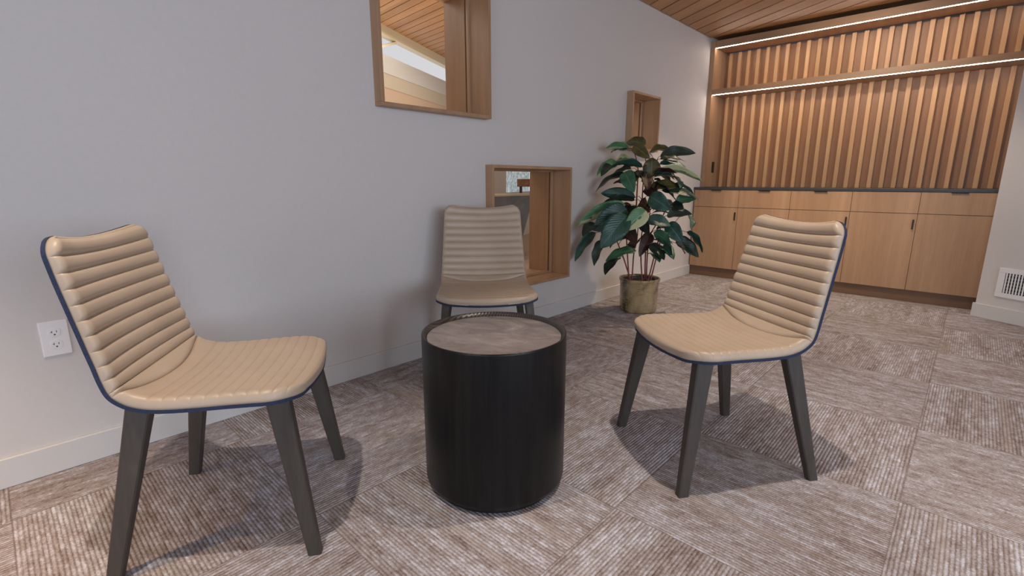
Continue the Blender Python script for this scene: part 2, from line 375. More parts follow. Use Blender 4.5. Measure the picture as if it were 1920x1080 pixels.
def glassmat():
    m = bpy.data.materials.new('clear glass'); m.use_nodes = True; nt = m.node_tree; nt.nodes.clear()
    o = N(nt, 'ShaderNodeOutputMaterial'); t = N(nt, 'ShaderNodeBsdfTransparent'); g = N(nt, 'ShaderNodeBsdfGlossy')
    t.inputs[0].default_value = (0.93, 0.94, 0.93, 1); g.inputs['Roughness'].default_value = 0.01
    f = N(nt, 'ShaderNodeFresnel'); nt.links.new(math_(nt, 'SUBTRACT', 1.45, math_(nt, 'MULTIPLY', N(nt, 'ShaderNodeNewGeometry').outputs['Backfacing'], 1.45-1/1.45)), f.inputs[0])
    mx = N(nt, 'ShaderNodeMixShader'); nt.links.new(f.outputs[0], mx.inputs[0]); nt.links.new(t.outputs[0], mx.inputs[1]); nt.links.new(g.outputs[0], mx.inputs[2])
    nt.links.new(mx.outputs[0], o.inputs[0]); return m
M['glass'] = glassmat()
def emis(name, col, s):
    m = bpy.data.materials.new(name); m.use_nodes = True; nt = m.node_tree; nt.nodes.clear()
    o = N(nt, 'ShaderNodeOutputMaterial'); e = N(nt, 'ShaderNodeEmission'); e.inputs[0].default_value = (*col, 1); e.inputs[1].default_value = s
    nt.links.new(e.outputs[0], o.inputs[0]); return m
M['led'] = emis('led strip', (1.0, 0.86, 0.74), 62.0)
M['sky'] = emis('bright overcast sky', (0.82, 0.80, 0.85), 1.0)
def foliage_view():
    m = bpy.data.materials.new('garden trees against sky'); m.use_nodes = True; nt = m.node_tree; nt.nodes.clear()
    o = N(nt, 'ShaderNodeOutputMaterial'); e = N(nt, 'ShaderNodeEmission')
    tc = N(nt, 'ShaderNodeTexCoord').outputs['Object']
    f = noise(nt, tc, 16, 6, 0.75)
    c = ramp(nt, f, [(0.36, (0.16, 0.20, 0.18)), (0.46, (0.36, 0.42, 0.42)), (0.55, (0.55, 0.58, 0.62)), (0.64, (0.85, 0.72, 0.75))])
    nt.links.new(c, e.inputs[0]); e.inputs[1].default_value = 0.9
    nt.links.new(e.outputs[0], o.inputs[0]); return m
M['garden'] = foliage_view()

# ------------------------------------------------------------------ mesh helpers
def obj(name, bm, mat, parent=None, smooth=False, bev=0.0, seg=2):
    me = bpy.data.meshes.new(name)
    bmesh.ops.recalc_face_normals(bm, faces=bm.faces)
    bm.to_mesh(me); bm.free()
    for mm in (mat if isinstance(mat, (list, tuple)) else [mat]): me.materials.append(mm)
    if smooth:
        for p in me.polygons: p.use_smooth = True
    o = bpy.data.objects.new(name, me); C.objects.link(o)
    if parent: o.parent = parent
    if bev:
        b = o.modifiers.new('bevel', 'BEVEL'); b.width = bev; b.segments = seg; b.limit_method = 'ANGLE'
        if smooth is False:
            for p in me.polygons: p.use_smooth = False
    return o
def box(bm, x0, x1, y0, y1, z0, z1, M4=None):
    vs = [bm.verts.new(Vector(p)) for p in ((x0,y0,z0),(x1,y0,z0),(x1,y1,z0),(x0,y1,z0),(x0,y0,z1),(x1,y0,z1),(x1,y1,z1),(x0,y1,z1))]
    if M4 is not None:
        for v in vs: v.co = M4 @ v.co
    for f in ((0,3,2,1),(4,5,6,7),(0,1,5,4),(1,2,6,5),(2,3,7,6),(3,0,4,7)): bm.faces.new([vs[i] for i in f])
    return vs
def boxo(name, a, mat, parent=None, bev=0.0, M4=None):
    bm = bmesh.new(); box(bm, *a, M4=M4); return obj(name, bm, mat, parent, bev=bev)
def lathe(bm, prof, n=64, cx=0, cy=0, cap=True):
    rings = []
    for r, z in prof:
        if r < 1e-6: rings.append([bm.verts.new((cx, cy, z))])
        else: rings.append([bm.verts.new((cx+r*math.cos(2*math.pi*k/n), cy+r*math.sin(2*math.pi*k/n), z)) for k in range(n)])
    for a, b in zip(rings, rings[1:]):
        for k in range(n):
            k2 = (k+1) % n
            if len(a) == 1 and len(b) == 1: continue
            if len(a) == 1: bm.faces.new((a[0], b[k], b[k2]))
            elif len(b) == 1: bm.faces.new((a[k], a[k2], b[0]))
            else: bm.faces.new((a[k], a[k2], b[k2], b[k]))
def tube(bm, pts, r0, r1, n=8):
    pts = [Vector(p) for p in pts]; rings = []
    for i, p in enumerate(pts):
        t = (pts[min(i+1, len(pts)-1)] - pts[max(i-1, 0)]).normalized()
        a = t.orthogonal().normalized() if abs(t.z) > 0.95 else t.cross(Vector((0,0,1))).normalized()
        if abs(t.z) > 0.95: a = t.cross(Vector((0, 1, 0))).normalized()
        b = t.cross(a); r = r0+(r1-r0)*i/(len(pts)-1)
        rings.append([bm.verts.new(p+a*r*math.cos(2*math.pi*k/n)+b*r*math.sin(2*math.pi*k/n)) for k in range(n)])
    for A, B in zip(rings, rings[1:]):
        for k in range(n): bm.faces.new((A[k], A[(k+1) % n], B[(k+1) % n], B[k]))
    bm.faces.new(rings[0][::-1]); bm.faces.new(rings[-1])
def smoothpts(p, n=6):
    p = [Vector(q) for q in p]; out = []
    for i in range(len(p)-1):
        a, b, c, d = p[max(i-1, 0)], p[i], p[i+1], p[min(i+2, len(p)-1)]
        for k in range(n):
            t = k/n
            out.append(0.5*((2*b)+(c-a)*t+(2*a-5*b+4*c-d)*t*t+(3*b-a-3*c+d)*t**3))
    out.append(p[-1]); return out
def thing(name, label, cat, loc=(0,0,0), rz=0, group=None):
    o = bpy.data.objects.new(name, None); C.objects.link(o)
    o.location = loc; o.rotation_euler = (0, 0, rz); o['label'] = label; o['category'] = cat
    if group: o['group'] = group
    return o
def tag(o, label, cat, group=None):
    o['label'] = label; o['category'] = cat
    if group: o['group'] = group
    return o
def struct(o): o['kind'] = 'structure'; return o

# ------------------------------------------------------------------ room shell
struct(boxo('floor', (XW, 4.0, -4.0, 5.8, -0.06, 0.0), M['carpet']))
W1 = (1.401, 2.149, 1.365, 2.095)
W2 = (2.150, 2.967, 0.295, 1.103)
W3 = (3.783, 4.263, 1.262, 1.733)
def cut_wall(name, x0, x1, ys, zs, holes, mat):
    Y = sorted(set([ys[0], ys[1]] + [h[0] for h in holes] + [h[1] for h in holes]))
    Z = sorted(set([zs[0], zs[1]] + [h[2] for h in holes] + [h[3] for h in holes]))
    bm = bmesh.new()
    solid = {}
    for i in range(len(Y)-1):
        for j in range(len(Z)-1):
            cy, cz = (Y[i]+Y[i+1])/2, (Z[j]+Z[j+1])/2
            solid[i, j] = not any(h[0] < cy < h[1] and h[2] < cz < h[3] for h in holes)
    vc = {}
    def V(x, i, j):
        k = (x, i, j)
        if k not in vc: vc[k] = bm.verts.new((x, Y[i], Z[j]))
        return vc[k]
    for (i, j), s in solid.items():
        if not s: continue
        for x in (x0, x1): bm.faces.new([V(x, i, j), V(x, i+1, j), V(x, i+1, j+1), V(x, i, j+1)])
        for (di, dj, a, b) in ((-1,0,(i,j),(i,j+1)), (1,0,(i+1,j),(i+1,j+1)), (0,-1,(i,j),(i+1,j)), (0,1,(i,j+1),(i+1,j+1))):
            if not solid.get((i+di, j+dj), False):
                bm.faces.new([V(x0, *a), V(x1, *a), V(x1, *b), V(x0, *b)])
    return struct(obj(name, bm, mat))
holes = [(h[0]+0.004, h[1]-0.004, h[2]+0.004, h[3]-0.004) for h in (W1, W2, W3)]
cut_wall('wall_left', XW-0.274, XW, (-4.0, 5.9), (-0.06, 2.70), holes, M['paint'])
# wall behind the built-in, wall with windows on the right, rear wall
struct(boxo('wall_back', (XW, 1.2, 5.80, 5.9, -0.06, 2.7), M['paint']))
PR = Vector((0.107, 5.041, 0)); DR = Vector((math.sin(R(60.5)), -math.cos(R(60.5)), 0)); NR = Vector((DR.y, -DR.x, 0))
MR = Matrix(((DR.x, NR.x, 0, PR.x), (DR.y, NR.y, 0, PR.y), (0, 0, 1, 0), (0, 0, 0, 1)))   # s along wall, t towards the room
struct(boxo('wall_right', (0.0, 4.46, -0.13, 0.0, -0.06, 2.438), M['paint'], M4=MR))
def wall_with_window(name, axis, pos, lo, hi, w0, w1, z0, z1, sgn):
    bm = bmesh.new()
    for a, b, c, d in ((lo, w0, -0.06, 2.7), (w1, hi, -0.06, 2.7), (w0, w1, -0.06, z0), (w0, w1, z1, 2.7)):
        if axis == 'x': box(bm, pos, pos+0.12*sgn, a, b, c, d)
        else: box(bm, a, b, pos, pos+0.12*sgn, c, d)
    return struct(obj(name, bm, M['paint']))
wall_with_window('wall_east', 'x', 4.0, -4.0, 2.83, -2.3, 1.9, 0.6, 2.3, 1)
wall_with_window('wall_rear', 'y', -4.0, XW, 4.0, -1.4, 2.6, 0.6, 2.3, -1)
# baseboards
bm = bmesh.new(); box(bm, XW, XW+0.013, -4.0, 5.27, 0, 0.103)
struct(obj('baseboard_left', bm, M['trim'], bev=0.003))
struct(boxo('baseboard_right', (-0.013, 4.44, 0.0, 0.013, 0.0, 0.105), M['trim'], bev=0.003, M4=MR))

# ceiling boards laid diagonally, with open joints under a dark void
def planks(name, ang, pitch, gap, off, region, z0, z1, mat, voidmat, clips, voidz=0.003):
    bm = bmesh.new()
    d = Vector((math.cos(ang), math.sin(ang), 0)); n = Vector((-d.y, d.x, 0))
    cx = (region[0]+region[1])/2; cy = (region[2]+region[3])/2
    L = math.hypot(region[1]-region[0], region[3]-region[2])
    c0 = Vector((cx, cy, 0)).dot(n); a0 = Vector((cx, cy, 0)).dot(d)
    k0 = int((c0-L/2-off)/pitch)-1; k1 = int((c0+L/2-off)/pitch)+1
    Mx = Matrix(((d.x, n.x, 0, 0), (d.y, n.y, 0, 0), (0, 0, 1, 0), (0, 0, 0, 1)))
    for k in range(k0, k1+1):
        s = off+k*pitch
        box(bm, a0-L/2, a0+L/2, s+gap/2, s+pitch-gap/2, z0, z1, M4=Mx)
    for p, nn in clips:
        bmesh.ops.bisect_plane(bm, geom=bm.verts[:]+bm.edges[:]+bm.faces[:], plane_co=p, plane_no=nn, clear_outer=True)
        es = [e for e in bm.edges if e.is_boundary]
        if es: bmesh.ops.holes_fill(bm, edges=es)
    for f in bm.faces: f.material_index = 0
    box(bm, region[0], region[1], region[2], region[3], z1+voidz, z1+voidz+0.02)
    bm.faces.ensure_lookup_table()
    for f in bm.faces[-6:]: f.material_index = 1
    return struct(obj(name, bm, [mat, voidmat]))
aC = R(-29.5); nC = Vector((-math.sin(aC), math.cos(aC), 0))
offC = Vector((XW, 4.065, 0)).dot(nC)
cl = planks('ceiling', aC, 0.1628, 0.014, offC, (XW, 4.05, -4.05, 5.8), ZC, ZC+0.018, M['ceil_wood'], M['void'],
            [(Vector((XW+0.008, 0, 0)), Vector((-1, 0, 0))), (Vector((4.0, 0, 0)), Vector((1, 0, 0))), (Vector((0, -4.0, 0)), Vector((0, -1, 0))), (Vector((0, 5.36, 0)), Vector((0, 1, 0)))])

# ------------------------------------------------------------------ framed openings in the left wall
def opening(n, w):
    y0, y1, z0, z1 = w; t = 0.019
    root = bpy.data.objects.new('window_%d' % n, None); C.objects.link(root)
    root.location = (XW, (y0+y1)/2, z0); struct(root)
    ly, lz = -(y0+y1)/2, -z0
    def ring(bm, xa, xb, a, b, c, d, th):
        box(bm, xa, xb, a, b, c, c+th); box(bm, xa, xb, a, b, d-th, d)
        box(bm, xa, xb, a, a+th, c+th, d-th); box(bm, xa, xb, b-th, b, c+th, d-th)
    bm = bmesh.new(); ring(bm, 0.060, -0.334, y0+ly, y1+ly, z0+lz, z1+lz, t)
    obj('window_frame', bm, M['oak_v'], root, bev=0.0015)
    bm = bmesh.new(); e = t
    ring(bm, -0.100, -0.118, y0+ly+e, y1+ly-e, z0+lz+e, z1+lz-e, 0.014)
    ring(bm, -0.132, -0.160, y0+ly+e, y1+ly-e, z0+lz+e, z1+lz-e, 0.012)
    obj('glazing_bead', bm, M['oak_v'], root, bev=0.001)
    boxo('pane', (-0.122, -0.128, y0+ly+e+0.001, y1+ly-e-0.001, z0+lz+e+0.001, z1+lz-e-0.001), M['glass'], root)
opening(1, W1); opening(2, W2); opening(3, W3)

# ------------------------------------------------------------------ built-in joinery on the back wall
YF = 5.25
seams = [-2.224, -1.765, -1.292, -0.806, -0.337, 0.135]
cab_labels = ['oak base cabinet at the left end, behind the potted plant',
              'oak base cabinet second from the left wall, with drawer above door',
              'oak base cabinet in the middle of the row under the worktop',
              'oak base cabinet second from the right, its door pull at upper right',
              'oak base cabinet at the right end, against the white diagonal wall']
for k in range(5):
    a, b = seams[k], seams[k+1]; g = 0.0015; c = (a+b)/2
    t = thing('base_cabinet', cab_labels[k], 'cabinet', (c, YF, 0.1), 0, 'base cabinets under the dark worktop')
    ax, bx = a-c, b-c
    boxo('carcass', (ax+0.0005, bx-0.0005, 0.019, 0.54, 0.001, 0.819), M['oak_v'], t)
    d = boxo('door', (ax+g, bx-g, 0.0, 0.018, 0.004, 0.640), M['oak_v'], t, bev=0.001)
    dr = boxo('drawer', (ax+g, bx-g, 0.0, 0.018, 0.645, 0.8175), M['oak_v'], t, bev=0.001)
    if k in (0, 2, 3):
        boxo('door_pull', (bx-0.026, bx-0.016, -0.014, 0.0, 0.515, 0.595), M['black'], d, bev=0.001)
    if k != 3:
        bm = bmesh.new(); box(bm, -0.052, 0.052, -0.012, 0.0, 0.8135, 0.8165); box(bm, -0.050, 0.050, -0.012, -0.010, 0.809, 0.8135)
        obj('drawer_pull', bm, M['black'], dr)
tag(boxo('plinth', (-2.224, 0.135, YF+0.022, YF+0.54, 0, 0.1), M['kick']), 'dark oak plinth running under the row of base cabinets', 'plinth')
tag(boxo('worktop', (-2.234, 0.150, YF-0.006, 5.798, 0.9205, 0.945), M['counter'], bev=0.0015), 'thin dark grey worktop on the oak base cabinets', 'countertop')
# side panel with its black pull
sp_ = thing('side_panel', 'tall oak side panel in the corner between white wall and slatted wall', 'panel', (XW+0.024, 5.40, 0.946))
boxo('board', (-0.022, 0.022, 0.0, 0.398, 0.0, 1.466), M['oak_v'], sp_, bev=0.001)
l_ = boxo('latch_plate', (0.022, 0.027, 0.165, 0.225, 0.155, 0.270), M['black'], sp_, bev=0.001); l_['label'] = 'small black plate on the oak panel'
# slatted wall
sl = thing('slatted_wall_panel', 'oak slatted wall panel with vertical slats above the dark worktop', 'wall panel', (-1.04, 5.74, 0.946))
boxo('backing_board', (-1.150, 1.18, 0.0, 0.055, 0.0, 1.39), M['oak_back'], sl)
bm = bmesh.new()
for k in range(26):
    x = -2.132+0.0915*k+1.04
    if x > 1.17: break
    box(bm, x-0.0165, x+0.0165, -0.045, 0.0, 0.0, 1.39)
obj('slats', bm, M['oak_slat'], sl, bev=0.001)
# shelf and top box with led strips
def led_shelf(name, label, z0, z1, y0):
    t = thing(name, label, 'shelf', (-1.02, y0, z0))
    boxo('board', (-1.168, 1.17, 0.0, 5.69-y0, 0.0, z1-z0), M['oak_h'], t, bev=0.001)
    s = boxo('light_strip', (-1.16, 1.165, 0.004, 0.012, -0.003, 0.0), M['led'], t); s['label'] = 'glowing white strip under the front edge'
    return t
led_shelf('shelf', 'oak shelf crossing the slatted wall with a light strip below', 1.889, 1.943, 5.405)
led_shelf('top_box', 'oak top box under the ceiling with a light strip below', 2.344, 2.412, 5.405)

# ------------------------------------------------------------------ outlet on the left wall
o = thing('wall_outlet', 'white double wall outlet behind the nearest chair', 'outlet', (XW, 0.1, 0.478))
boxo('cover_plate', (0.0, 0.007, -0.0375, 0.0375, -0.061, 0.061), M['plate'], o, bev=0.003)
for zc in (0.021, -0.021):
    bm = bmesh.new(); n = 24; f0 = []; f1 = []
    for q in range(n):
        a = 2*math.pi*q/n; yy = 0.0165*math.copysign(abs(math.cos(a))**0.8, math.cos(a)); zz = 0.0145*math.copysign(abs(math.sin(a))**0.6, math.sin(a))
        f0.append(bm.verts.new((0.006, yy, zc+zz))); f1.append(bm.verts.new((0.0088, yy*0.96, zc+zz*0.96)))
    for q in range(n): bm.faces.new((f0[q], f0[(q+1) % n], f1[(q+1) % n], f1[q]))
    bm.faces.new(f1); s = obj('socket', bm, M['plate'], o)
    bm = bmesh.new()
    box(bm, 0.0086, 0.0090, -0.0068, -0.0050, zc-0.001, zc+0.006); box(bm, 0.0086, 0.0090, -0.0100, -0.0066, zc+0.001, zc+0.0027)
    box(bm, 0.0086, 0.0090, 0.0050, 0.0068, zc-0.001, zc+0.0058)
    lathe(bm, [(0.0, 0.0), (0.0026, 0.0)], 12)
    for v in [v for v in bm.verts if abs(v.co.x) < 0.004 and abs(v.co.z) < 1e-6]:
        v.co = Vector((0.0090, v.co.x, zc-0.0075+v.co.y))
    obj('slots', bm, M['slot'], s)
boxo('screw', (0.0068, 0.0076, -0.002, 0.002, -0.002, 0.002), M['plate'], o)

# ------------------------------------------------------------------ vent on the right wall
v = thing('wall_vent', 'white louvred air vent low on the diagonal white wall', 'vent')
v.matrix_world = MR @ Matrix.Translation((0.305, 0.0, 0.285))
bm = bmesh.new(); hw, hh, b_ = 0.200, 0.106, 0.040
box(bm, -hw, hw, 0, 0.008, -hh, -hh+b_-0.007); box(bm, -hw, hw, 0, 0.008, hh-b_+0.007, hh)
box(bm, -hw, -hw+b_, 0, 0.008, -hh+b_-0.007, hh-b_+0.007); box(bm, hw-b_, hw, 0, 0.008, -hh+b_-0.007, hh-b_+0.007)
obj('face_frame', bm, M['vent'], v, bev=0.002)
boxo('dark_sheet', (-hw+b_, hw-b_, 0.0002, 0.0008, -hh+b_-0.007, hh-b_+0.007), M['void'], v)  # black sheet standing in for the shade behind the louvres
bm = bmesh.new()
for k in range(6):
    z = -0.060+0.024*k; box(bm, -hw+b_, hw-b_, 0.001, 0.003, z-0.0018, z+0.0018)
obj('rear_louvres', bm, M['louvre'], v)
bm = bmesh.new(); k = 0; x = -hw+b_+0.006
while x < hw-b_-0.002:
    box(bm, x, x+0.0075, 0.003, 0.009, -hh+b_-0.007, hh-b_+0.007); x += 0.0175
obj('front_louvres', bm, M['vent'], v)
for sx in (-1, 1): boxo('screw', (sx*(hw-0.02)-0.003, sx*(hw-0.02)+0.003, 0.008, 0.0092, -0.003, 0.003), M['plate'], v)

# ------------------------------------------------------------------ chairs
PROF = [(0.252, 0.444), (0.215, 0.452), (0.15, 0.454), (0.07, 0.453), (0.0, 0.451), (-0.07, 0.451), (-0.125, 0.455), (-0.165, 0.466), (-0.198, 0.490),
        (-0.218, 0.528), (-0.233, 0.580), (-0.248, 0.640), (-0.264, 0.705), (-0.281, 0.775), (-0.300, 0.866)]
PP = smoothpts([(s, 0, z) for s, z in PROF], 12)
ARC = [0.0]
for a, b in zip(PP, PP[1:]): ARC.append(ARC[-1]+(b-a).length)
LT = ARC[-1]
def prof(u):
    u = min(max(u, 0), LT); i = 0
    lo, hi = 0, len(ARC)-1
    while hi-lo > 1:
        m_ = (lo+hi)//2
        if ARC[m_] <= u: lo = m_
        else: hi = m_
    k = (u-ARC[lo])/(ARC[hi]-ARC[lo]); p = PP[lo].lerp(PP[hi], k)
    t = (PP[min(hi+1, len(PP)-1)]-PP[max(lo-1, 0)]).normalized()
    return p, t
UC = None
for i, p in enumerate(PP):
    if p.x < -0.190 and UC is None: UC = ARC[i]
def sstep(x): x = min(max(x, 0), 1); return x*x*(3-2*x)
def halfw(u):
    if u < UC: w_ = 0.246+(0.232-0.246)*sstep(u/UC)
    else: w_ = 0.232+(0.206-0.232)*((u-UC)/(LT-UC))
    return w_
def sag(v): return 0.052*(1-v*v)
BL = [UC+0.012+0.0385*k for k in range(0, 11)]
SL = [0.038+0.033*k for k in range(0, 13)]
def surf(u, v, h, grow=0.0):
    p, t = prof(u); n = Vector((t.z, 0, -t.x))
    w_ = halfw(u)+grow
    for d, rc in ((u, 0.10), (LT-u, 0.046)):
        if d < rc: w_ = w_-rc+math.sqrt(max(0, rc*rc-(rc-d)**2))
    q = p.copy(); bk = sstep((u-UC+0.12)/0.22)
    dish = (v*v)*(0.024*bk+0.004*(1-bk))
    q = q+n*dish
    fr = 1-sstep(u/0.16); q.x += -0.016*fr*v*v+0.004*fr                      # bowed front edge
    tp = sstep((u-LT+0.12)/0.12); q += t*(0.007*tp*(v*v-0.5)*2*0.8)           # top edge dips in the middle
    if grow:
        if u < 0.01: q += -t*grow
        if LT-u < 0.01: q += t*grow
    return Vector((q.x, v*w_, q.z))+n*h
def padh(u, v):
    w_ = halfw(u)
    for d, rc in ((u, 0.10), (LT-u, 0.046)):
        if d < rc: w_ = w_-rc+math.sqrt(max(0, rc*rc-(rc-d)**2))
    e = min((1-abs(v))*w_, u, LT-u)
    k = 1-min(e/0.020, 1); base = 0.003+0.023*math.sqrt(max(0, 1-k*k))
    ub = UC-sag(v); g = 0.0
    if u >= ub-0.001:
        dd = min([abs(u-l) for l in BL]+[abs(u-ub)])
        g = 0.0110*math.exp(-(dd/0.0058)**0.95)
    else:
        dd = min([abs(u-f_(v)) for f_ in SLN])
        g = 0.0034*math.exp(-(dd/0.0042)**0.95)
        g = max(g, 0.0095*math.exp(-(abs(u-ub)/0.0060)**0.95))
    return base-g*(0.6+0.4*min(1, e/0.025)) if base > 0.008 else base
def vsamples():
    n = 26; return [math.copysign(1-(1-abs(k/n))**1.5, k) for k in range(-n, n+1)]
VS = vsamples()
def sheet(us_of_v, top, bot, grow=0.0):
    bm = bmesh.new(); A, B = [], []
    for v in VS:
        us = us_of_v(v)
        A.append([bm.verts.new(surf(u, v, top(u, v), grow)) for u in us]); B.append([bm.verts.new(surf(u, v, bot(u, v), grow)) for u in us])
    nv, nu = len(A), len(A[0])
    for i in range(nv-1):
        for j in range(nu-1):
            bm.faces.new((A[i][j], A[i+1][j], A[i+1][j+1], A[i][j+1])); bm.faces.new((B[i][j], B[i][j+1], B[i+1][j+1], B[i+1][j]))
        bm.faces.new((A[i][0], B[i][0], B[i+1][0], A[i+1][0])); bm.faces.new((A[i][-1], A[i+1][-1], B[i+1][-1], B[i][-1]))
    for j in range(nu-1):
        bm.faces.new((A[0][j], A[0][j+1], B[0][j+1], B[0][j])); bm.faces.new((A[-1][j], B[-1][j], B[-1][j+1], A[-1][j+1]))
    return bm
def samples(v, a, b, n, ea, eb, lines):
    """n even steps plus rows packed round the stitched grooves and the open ends; the same count for every v"""
    out = [a+(b-a)*k/n for k in range(n+1)]
    if ea: out += [a+x for x in (0.0012, 0.003, 0.0055, 0.009, 0.014)]
    if eb: out += [b-x for x in (0.0012, 0.003, 0.0055, 0.009, 0.014)]
    for l in lines:
        l = l(v)
        out += [min(max(l+d, a), b) for d in (-0.010, -0.006, -0.0035, -0.0018, -0.0007, 0.0, 0.0007, 0.0018, 0.0035, 0.006, 0.010)]
    return sorted(out)
def seam_s(l): return lambda v: l-0.018*(1-v*v)*min(1, l/0.3)
SLN = [seam_s(l) for l in SL if l < UC-0.07]
BLN = [(lambda v, l=l: l) for l in BL]
UB = lambda v: UC-sag(v)
def leg_bm(top, foot):
    """tapered leg of rectangular section; top/foot centre points"""
    bm = bmesh.new(); rings = []
    for k in range(9):
        t = k/8; c = top.lerp(foot, t); a = (0.029+(0.0175-0.029)*t); b = (0.019+(0.0135-0.019)*t)
        ch = 0.0035
        pts = [(a-ch, b), (-a+ch, b), (-a, b-ch), (-a, -b+ch), (-a+ch, -b), (a-ch, -b), (a, -b+ch), (a, b-ch)]
        rings.append([bm.verts.new((c.x+px, c.y+py, c.z)) for px, py in pts])
    for A, B in zip(rings, rings[1:]):
        for q in range(8): bm.faces.new((A[q], A[(q+1) % 8], B[(q+1) % 8], B[q]))
    bm.faces.new(rings[0]); bm.faces.new(rings[-1][::-1]); return bm
def make_chair(label):
    t = thing('lounge_chair', label, 'chair', (0, 0, 0), 0, 'ribbed chairs around the round table')
    obj('seat', sheet(lambda v: samples(v, 0.0, UB(v), 60, True, False, SLN), padh, lambda u, v: -0.003), M['leather'], t, smooth=True)
    obj('backrest', sheet(lambda v: samples(v, UB(v), LT, 60, False, True, BLN), padh, lambda u, v: -0.003), M['leather'], t, smooth=True)
    sh = obj('shell', sheet(lambda v: samples(v, 0.0, LT, 90, True, True, []), lambda u, v: -0.0025, lambda u, v: -0.012, 0.0012), M['navy'], t, smooth=False, bev=0.003)
    sh['label'] = 'navy felt shell edge under the leather'
    for (sx, sy) in ((1, 1), (1, -1), (-1, 1), (-1, -1)):
        if sx > 0: top, foot = Vector((0.178, sy*0.196, 0.444)), Vector((0.243, sy*0.240, 0.0))
        else: top, foot = Vector((-0.150, sy*0.178, 0.452)), Vector((-0.243, sy*0.243, 0.0))
        obj('leg', leg_bm(top, foot), M['leg'], t, bev=0.0)
    return t
def place(t, x, y, fx, fy): t.location = (x, y, 0); t.rotation_euler = (0, 0, math.atan2(fy, fx))
def copy_tree(o, parent=None):
    c = o.copy(); C.objects.link(c); c.parent = parent
    for ch in [q for q in bpy.data.objects if q.parent == o]: copy_tree(ch, c)
    return c
chair = make_chair('tan ribbed leather chair nearest the camera, in front of the wall outlet')
place(chair, -1.530, 0.423, 0.582, 0.813)
c2 = copy_tree(chair); c2['label'] = 'tan ribbed leather chair to the right of the black drum table'
place(c2, -0.617, 1.750, -0.582, -0.813)
c3 = copy_tree(chair); c3['label'] = 'tan ribbed leather chair behind the black drum table, back to the white wall'
place(c3, -1.765, 1.690, 0.755, -0.656)

# ------------------------------------------------------------------ drum side table
t = thing('drum_side_table', 'black round drum side table with a stone top between the three chairs', 'table', (-1.096, 1.086, 0), R(20))
bm = bmesh.new()
lathe(bm, [(0.0, 0.018), (0.228, 0.018), (0.2345, 0.024), (0.2365, 0.036), (0.2368, 0.518), (0.2362, 0.5225), (0.2345, 0.5240), (0.2330, 0.5240)], 128)
obj('drum', bm, M['ash'], t, smooth=True)
bm = bmesh.new(); lathe(bm, [(0.2330, 0.5240), (0.2315, 0.5236), (0.2205, 0.5080), (0.2200, 0.505), (0.2200, 0.490), (0.2325, 0.490), (0.2330, 0.5238)], 128)
obj('rim', bm, M['rim'], t, smooth=True)
bm = bmesh.new(); lathe(bm, [(0.0, 0.498), (0.2195, 0.498), (0.2195, 0.5092), (0.2187, 0.5100), (0.0, 0.5100)], 128)
obj('stone_top', bm, M['stone'], t)
bm = bmesh.new(); lathe(bm, [(0.0, 0.0), (0.214, 0.0), (0.214, 0.019), (0.0, 0.019)], 96)
obj('base', bm, M['black'], t)

# ------------------------------------------------------------------ potted plant
PX, PY = -1.852, 3.451
t = thing('potted_plant', 'tall broad-leaved plant in an olive glazed pot by the white wall', 'plant', (PX, PY, 0))
bm = bmesh.new()
lathe(bm, [(0.0, 0.004), (0.130, 0.0), (0.139, 0.006), (0.1425, 0.020), (0.146, 0.12), (0.1495, 0.225), (0.1515, 0.238), (0.1565, 0.246), (0.1575, 0.256), (0.1560, 0.265), (0.1500, 0.266),
           (0.1470, 0.258), (0.1440, 0.225), (0.0, 0.225)], 96)
obj('pot', bm, M['glaze'], t, smooth=True)
bm = bmesh.new(); lathe(bm, [(0.128, 0.226), (0.133, 0.258), (0.129, 0.260), (0.125, 0.245), (0.122, 0.226)], 72)
obj('inner_pot', bm, M['black'], t, smooth=True)
bm = bmesh.new(); lathe(bm, [(0.0, 0.246), (0.06, 0.243), (0.124, 0.238), (0.124, 0.227), (0.0, 0.227)], 60)
obj('soil', bm, M['soil'], t, smooth=True)
off = Vector((PX, PY, 0)); bm = bmesh.new(); nodes = []
for i, s in enumerate(STEMS):
    p = [Vector(q)-off for q in s]
    if p[0].z < 0.5:
        r = math.hypot(p[0].x, p[0].y)
        if r > 0.11: p[0].x *= 0.11/r; p[0].y *= 0.11/r
        p[0].z = 0.236
    q = smoothpts(p, 8); tube(bm, q, 0.0062, 0.0035, 8); nodes += q[4:]
FOL = []
for L_ in LEAVES:
    B = Vector(L_[0:3])-off; T = Vector(L_[3:6])-off; W = Vector(L_[6:9])*1.2; T = T+(T-B)*0.10; FOL.append((B, T, W, L_[9]))
    cand = [n_ for n_ in nodes if n_.z < B.z-0.01] or nodes
    n_ = min(cand, key=lambda q: (q-B).length+0.25*max(0, 0.06-(B.z-q.z)))
    mid = (n_+B)/2+Vector((0, 0, 0.02))
    tube(bm, smoothpts([n_, mid, B+(T-B)*0.02], 5), 0.0026, 0.0018, 6)
rl = random.Random(11)
